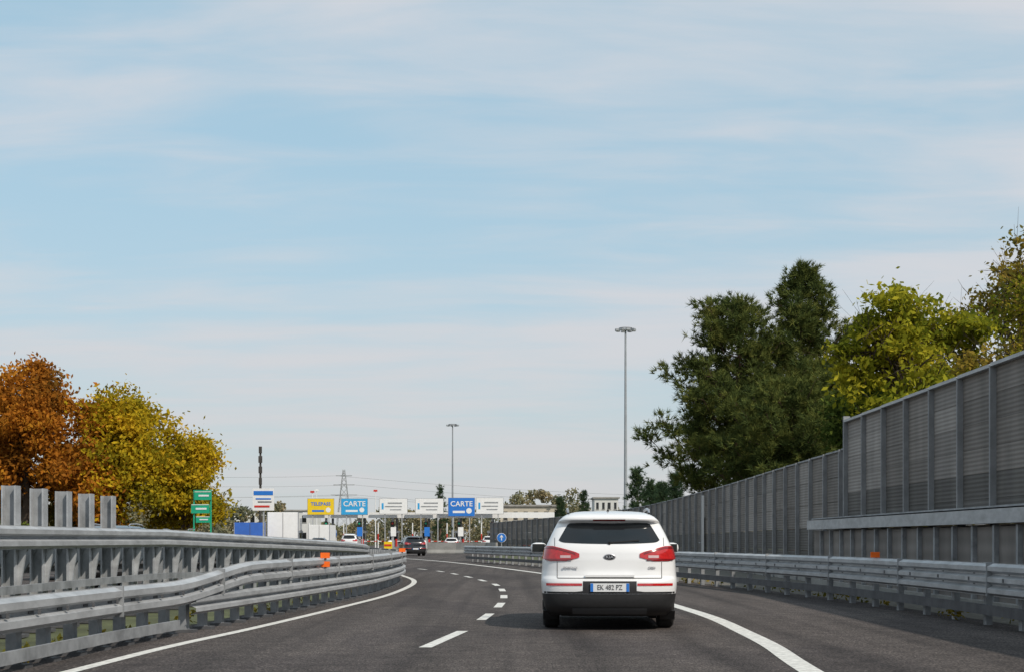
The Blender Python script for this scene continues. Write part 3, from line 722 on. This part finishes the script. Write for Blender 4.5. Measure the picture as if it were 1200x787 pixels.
def tree(name, x, y, H, R, base, key, seed, clumps=170, per=190, leaf=.16, cr_=.62, key2=None, lean=0, sparse=0, bark='bark', ry=None, twigs=0):
    rng = np.random.default_rng(seed); root = empty(name, (x, y, 0)); ry = ry or R
    nl = 13; lob = []
    for i in range(nl):
        t = rng.uniform(0, 2*math.pi); h = rng.uniform(0, 1); rad = math.sin(math.pi*min(1, (h*.82+.16)))**.7
        lob.append((math.cos(t)*R*.62*rad*rng.uniform(.5, 1.15), math.sin(t)*ry*.62*rad*rng.uniform(.5, 1.15), base+(H-base)*(.12+.72*h), R*rng.uniform(.28, .5)))
    lob.append((lean, 0, H-R*.45, R*.42)); lob.append((0, 0, base+(H-base)*.5, R*.6))
    C = []
    for i in range(clumps):
        l = lob[rng.integers(len(lob))]; d = rng.normal(size=3); d /= np.linalg.norm(d); rr = l[3]*rng.uniform(.5, 1.15)
        C.append((l[0]+d[0]*rr, l[1]+d[1]*rr, l[2]+d[2]*rr*.9))
    C = np.array(C); C = C[C[:, 2] > base*.75]
    tb = MB(); top = H*.72
    tp_ = [(math.sin(i*1.3+seed)*.12*i/6+lean*(i/8)**2, math.cos(i*1.7+seed)*.1*i/6, top*i/8) for i in range(9)]
    tr_ = [H*.024*(1-.75*i/8)+.02 for i in range(9)]; tr_[0] *= 1.35
    tb.tube(tp_, tr_, 9, bark)
    for k in range(len(lob)):
        l = lob[k]; t = np.clip((l[2]-l[3])/top*.8, .18, .95); s = np.array([np.interp(t*8, range(9), [p[c_] for p in tp_]) for c_ in range(3)])
        e = np.array(l[:3]); mid = (s+e)/2+np.array([0, 0, .12*np.linalg.norm(e-s)])+rng.normal(size=3)*.1
        r0 = H*.011; tb.tube([tuple(s), tuple((s+mid)/2+rng.normal(size=3)*.05), tuple(mid), tuple(e)], [r0, r0*.8, r0*.62, r0*.3], 6, bark)
        dd = np.linalg.norm(C-e, axis=1); near = C[dd < l[3]*1.25]
        for q in near[:14]:
            m2 = (e+q)/2+rng.normal(size=3)*.12; tb.tube([tuple(mid*.3+e*.7), tuple(m2), tuple(q)], [r0*.34, r0*.2, r0*.08], 4, bark)
            for _ in range(twigs):
                d = (q-e)/max(.2, np.linalg.norm(q-e))+rng.normal(size=3)*.5+np.array([0, 0, .4]); tb.tube([tuple(q), tuple(q+d*.3+rng.normal(size=3)*.04), tuple(q+d*rng.uniform(.5, .8))], [r0*.09, r0*.06, r0*.03], 3, bark)
    tb.obj('trunk', root)
    CC = C[rng.uniform(size=len(C)) > sparse]
    pts = []
    for c0 in CC:
        n = int(per*rng.uniform(.4, 1.4)); pts.append(c0+rng.normal(size=(n, 3))*np.array([1, 1, .7])*cr_*rng.uniform(.4, .75))
    P = np.concatenate(pts)
    if key2:
        sel = (P[:, 0]+P[:, 2]*.3+rng.normal(size=len(P))*.8) < np.median(P[:, 0]+P[:, 2]*.3)-.3
        mesh_np('leaves_b', leaf_arrays(P[sel], leaf, rng), 4, key2, root); P = P[~sel]
    mesh_np('leaves', leaf_arrays(P, leaf, rng), 4, key, root)

def pine(name, x, y, H, R, base, seed, nb=120, key='needle', tuft=.36, cone=.62, tw=1.0, bushy=True):
    rng = np.random.default_rng(seed); root = empty(name, (x, y, 0)); tb = MB()
    tb.tube([(math.sin(i+seed)*.08, math.cos(i*1.4+seed)*.08, H*.97*i/8) for i in range(9)], [H*.02*(1-.9*i/8)+.015 for i in range(9)], 9, 'bark_p')
    T = []; D = []
    sect = rng.uniform(.7, 1.15, 9)
    for k in range(nb):
        t = (k+rng.uniform(0, 1))/nb; z = base+(H-base)*t**.95*(1 if not bushy else .97)
        prof = min(1, (t+.34)/.5)*(1-t)**cone
        az = k*2.39996+rng.normal()*.3
        Lb = R*prof*rng.uniform(.55, 1.12)*sect[int(((az % 6.2832)/6.2832)*9) % 9]*(1+(.22 if bushy else .08)*math.sin(t*17+seed+az))
        Lb = max(.25, Lb)
        dr = np.array([math.cos(az), math.sin(az), 0]); rise = rng.uniform(-.05, .25)+.35*t
        pts = [np.array([0, 0, z])+dr*Lb*s+np.array([0, 0, Lb*(rise*s+.22*s*s*s-.10*math.sin(s*3.1))]) for s in np.linspace(0, 1, 6)]
        tb.tube([tuple(p) for p in pts], list(np.linspace(.022*H/12+.02*Lb/3, .012, 6)), 5, 'bark_p')
        side = np.array([-dr[1], dr[0], 0])
        nsub = max(2, int(Lb*2.6*tw))
        for j in range(nsub):
            s = rng.uniform(.35, 1.0) if j else 1.0; i0 = min(4, int(s*5)); fr = s*5-i0; p = pts[i0]*(1-fr)+pts[i0+1]*fr
            o = rng.uniform(-1, 1)*((.34*Lb*(1.25-s))+.1) if j else 0
            q = p+side*o+dr*abs(o)*.5+np.array([0, 0, rng.uniform(0, .25)])
            if j: tb.tube([tuple(p), tuple((p+q)/2-np.array([0, 0, .04])), tuple(q)], [.02, .014, .01], 4, 'bark_p')
            m = 9 if bushy else 6; rad = .30 if bushy else .22
            for _ in range(m):
                d = rng.normal(size=3)*np.array([1, 1, .55]); T.append(q+d*rad); dd = d*.7+dr*.3+np.array([0, 0, .85]); D.append(dd/np.linalg.norm(dd))
    for _ in range(6): T.append(np.array([rng.normal()*.1, rng.normal()*.1, H-rng.uniform(0, .6)])); D.append(np.array([0, 0, 1.]))
    tb.obj('trunk', root); T = np.array(T); D = np.array(D); nbld = 17
    T2 = np.repeat(T, nbld, 0); D2 = np.repeat(D, nbld, 0); n = len(T2)
    d = D2*.85+rng.normal(size=(n, 3))*.5; d /= np.linalg.norm(d, axis=1)[:, None]
    b = rng.normal(size=(n, 3)); b -= (d*b).sum(1)[:, None]*d; b /= np.linalg.norm(b, axis=1)[:, None]
    st_ = T2+rng.normal(size=(n, 3))*.04; Ln = tuft*rng.uniform(.6, 1.2, (n, 1)); w = .024*tuft/.36
    V = np.stack([st_-b*w, st_+b*w, st_+d*Ln], 1).reshape(-1, 3)
    mesh_np('needles', V, 3, key, root)

tree('autumn_tree', -26.9, 84, 11.0, 3.6, 2.4, 'lf_orange', 3, 220, 160, .18, .75)
tree('autumn_tree', -31.2, 88, 10.4, 3.6, 2.4, 'lf_orange', 31, 130, 140, .19, .75)
tree('autumn_tree', -21.9, 84, 9.9, 3.7, 1.8, 'lf_yellow', 5, 240, 160, .18, .75, key2='lf_orange')
tree('autumn_tree', -18.7, 86, 7.9, 2.7, 1.6, 'lf_yellow', 9, 170, 150, .17, .68)
tree('autumn_tree', -24.4, 88, 7.0, 3.0, 1.0, 'lf_brown', 13, 120, 140, .19, .75)
pine('pine_tree', 11.9, 80, 13.7, 4.5, 3.0, 2, 130, cone=.50)
pine('pine_tree', 15.7, 82, 16.0, 4.7, 2.8, 4, 150, cone=.74)
pine('pine_tree', 13.6, 74, 8.6, 4.0, 2.4, 8, 80, cone=.45)
pine('pine_tree', 18.0, 79, 9.2, 4.0, 2.2, 12, 80, cone=.45)
tree('deciduous_tree', 14.1, 55, 10.6, 3.1, 3.6, 'lf_ygreen', 21, 130, 100, .16, .5, sparse=.12, twigs=1)
tree('deciduous_tree', 17.0, 60, 11.0, 3.2, 2.8, 'lf_ygreen', 22, 150, 100, .17, .55, key2='lf_brown', sparse=.1, twigs=1)
tree('deciduous_tree', 17.4, 51, 10.6, 2.7, 3.2, 'lf_ygreen', 25, 110, 70, .14, .55, key2='lf_brown', sparse=.25, twigs=2)
tree('deciduous_tree', 20.9, 62, 13.7, 3.4, 3, 'lf_brown', 27, 170, 75, .15, .6, sparse=.2, twigs=2)
tree('deciduous_tree', 15.2, 63, 7.4, 2.8, 1.8, 'lf_green', 28, 120, 120, .17, .65)
tree('deciduous_tree', 13.2, 48, 6.2, 2.3, 1.4, 'lf_ygreen', 29, 110, 90, .15, .55)
for (u, Y, zt, s) in ((747, 150, 8.0, 1), (762, 160, 7.0, 2), (778, 150, 6.4, 3), (792, 140, 7.0, 4), (770, 175, 7.2, 6), (684, 260, 9.2, 7), (516, 300, 11.5, 8), (657, 240, 7.5, 9)):
    pine('spruce_tree', XX(u, Y), Y, zt, 1.35*zt/7, .8, 40+s, 46, 'needle_d', .42, .95, .8, False)
rng = np.random.default_rng(77)
def mass(name, pts, key, leaf, sd, flat=.85):
    rg = np.random.default_rng(sd); P = []
    for (x, y, z, r, n) in pts:
        d = rg.normal(size=(n, 3)); d /= np.linalg.norm(d, axis=1)[:, None]; d *= rg.uniform(.3, 1, (n, 1))**.5
        P.append(np.array([x, y, z])+d*r*np.array([1, 1, flat]))
    P = np.concatenate(P); P = P[P[:, 2] > .02]; root = empty(name); mesh_np('foliage', leaf_arrays(P, leaf, rg), 4, key, root)
mass('hedge', [(-25.5+rng.normal()*.5, y+rng.normal(), .9+rng.uniform(0, .5), 1.0, 240) for y in np.arange(22, 110, 1.2)], 'lf_green', .16, 1)
def far(x): return 5.6+2.2*math.sin(x*.055+1)+1.4*math.sin(x*.17)
pts = []
for x in np.arange(-160, 160, 1.4):
    h = max(3.2, far(x)); Y = rng.uniform(340, 420)
    for k in range(3): pts.append((x+rng.normal()*1.5, Y, h*(.35+.42*k)*rng.uniform(.85, 1.15), rng.uniform(2.0, 3.2)*(1-.15*k), 200))
mass('distant_trees', pts, 'lf_far_hazed', .48, 2)
pts = []
for x in list(np.arange(10, 70, 1.6))+list(np.arange(-100, -40, 1.2)):
    Y = rng.uniform(230, 290); hm = 6.6 if x < 0 else 4.2
    for k in range(3): pts.append((x+rng.normal()*1.2, Y, hm*(.2+.38*k)*rng.uniform(.8, 1.15), rng.uniform(1.7, 2.5)*(1-.15*k), 160))
mass('distant_trees', pts, 'lf_far_hazed', .40, 3)
pts = []
for y in np.arange(6, 60, .9):
    if rng.uniform() < .6: pts.append((xat(L_line, y)-1.0+rng.normal()*.15, y, .05, .16, 26))
    if rng.uniform() < .7: pts.append((xat(R_rail, y)+.55+rng.normal()*.2, y, .06, .2, 30))
mass('roadside_weeds', pts, 'lf_brown', .06, 9)

# ------------------------------------------------------------------ sun, sky, camera
el, az = math.radians(43), math.radians(139)
sd = Vector((math.sin(az)*math.cos(el), math.cos(az)*math.cos(el), math.sin(el)))
sl = bpy.data.lights.new('sun', 'SUN'); sl.energy = 3.4; sl.angle = math.radians(.6); sl.color = (1, .92, .81)
so = bpy.data.objects.new('sun', sl); COL.objects.link(so); so.rotation_euler = sd.to_track_quat('Z', 'Y').to_euler(); so.location = (30, -20, 50)

w = bpy.data.worlds.new('World'); scene.world = w; w.use_nodes = True
N = w.node_tree.nodes; L = w.node_tree.links; bg = N['Background']; bg.inputs['Strength'].default_value = .14
sky = N.new('ShaderNodeTexSky'); sky.sky_type = 'NISHITA'; sky.sun_disc = False; sky.sun_elevation = el; sky.sun_rotation = az
sky.air_density = 1.0; sky.dust_density = 1.5; sky.ozone_density = 1.0
tc = N.new('ShaderNodeTexCoord'); sp = N.new('ShaderNodeSeparateXYZ'); L.new(tc.outputs['Generated'], sp.inputs[0])
def mth(op, a, b=None, c=None):
    n = N.new('ShaderNodeMath'); n.operation = op
    for i, v in enumerate((a, b, c)):
        if v is None: continue
        if isinstance(v, (int, float)): n.inputs[i].default_value = v
        else: L.new(v, n.inputs[i])
    return n.outputs[0]
zc_ = mth('MAXIMUM', sp.outputs[2], 0.0)
zz = mth('ADD', zc_, .13)
px = mth('DIVIDE', sp.outputs[0], zz); pyy = mth('DIVIDE', sp.outputs[1], zz)
cx = N.new('ShaderNodeCombineXYZ'); L.new(px, cx.inputs[0]); L.new(pyy, cx.inputs[1])
def cl(scale, st, det, dist, off, rgh=.5):
    mp = N.new('ShaderNodeMapping'); mp.inputs['Scale'].default_value = st; mp.inputs['Location'].default_value = off; mp.inputs['Rotation'].default_value = (0, 0, .1)
    L.new(cx.outputs[0], mp.inputs[0]); n = N.new('ShaderNodeTexNoise'); n.inputs['Scale'].default_value = scale; n.inputs['Detail'].default_value = det; n.inputs['Roughness'].default_value = rgh; n.inputs['Distortion'].default_value = dist
    L.new(mp.outputs[0], n.inputs['Vector']); return n.outputs['Fac']
n1 = cl(1.0, (.7, 1.1, 1), 3, .2, (3.1, .4, 0), .45); n2 = cl(2.4, (.8, 2.2, 1), 6, .4, (7, 2, 0), .55)
s = mth('MULTIPLY_ADD', n2, .42, mth('MULTIPLY', n1, .64))
mr = N.new('ShaderNodeMapRange'); mr.interpolation_type = 'SMOOTHSTEP'; mr.inputs['From Min'].default_value = .38; mr.inputs['From Max'].default_value = .68; mr.inputs['To Min'].default_value = .08; mr.inputs['To Max'].default_value = .92
L.new(s, mr.inputs['Value'])
def mixc(fac, a, b):
    m = N.new('ShaderNodeMix'); m.data_type = 'RGBA'
    if isinstance(fac, (int, float)): m.inputs[0].default_value = fac
    else: L.new(fac, m.inputs[0])
    for i, v in ((6, a), (7, b)):
        if isinstance(v, tuple): m.inputs[i].default_value = v
        else: L.new(v, m.inputs[i])
    return m.outputs[2]
base = mixc(.68, sky.outputs[0], (2.8, 4.5, 5.35, 1))
cloud = mixc(mr.outputs[0], base, (4.75, 4.85, 5.15, 1))
hz = mth('POWER', mth('MAXIMUM', mth('SUBTRACT', 1.0, mth('MULTIPLY', zc_, 3.6)), 0.0), 2.0)
col = mixc(mth('MULTIPLY', hz, .9), cloud, (4.5, 4.48, 4.45, 1))
L.new(col, bg.inputs['Color'])

cam = bpy.data.cameras.new('camera'); co = bpy.data.objects.new('camera', cam); COL.objects.link(co)
co.location = (0, 0, 1.22); co.rotation_euler = (math.pi/2, 0, 0)
cam.sensor_width = 36; cam.lens = 1780/1200*36; cam.shift_y = (632-393.5)/1200; cam.clip_end = 6000; cam.clip_start = .1
scene.camera = co
scene.view_settings.view_transform = 'Standard'; scene.view_settings.look = 'None'; scene.view_settings.exposure = 0
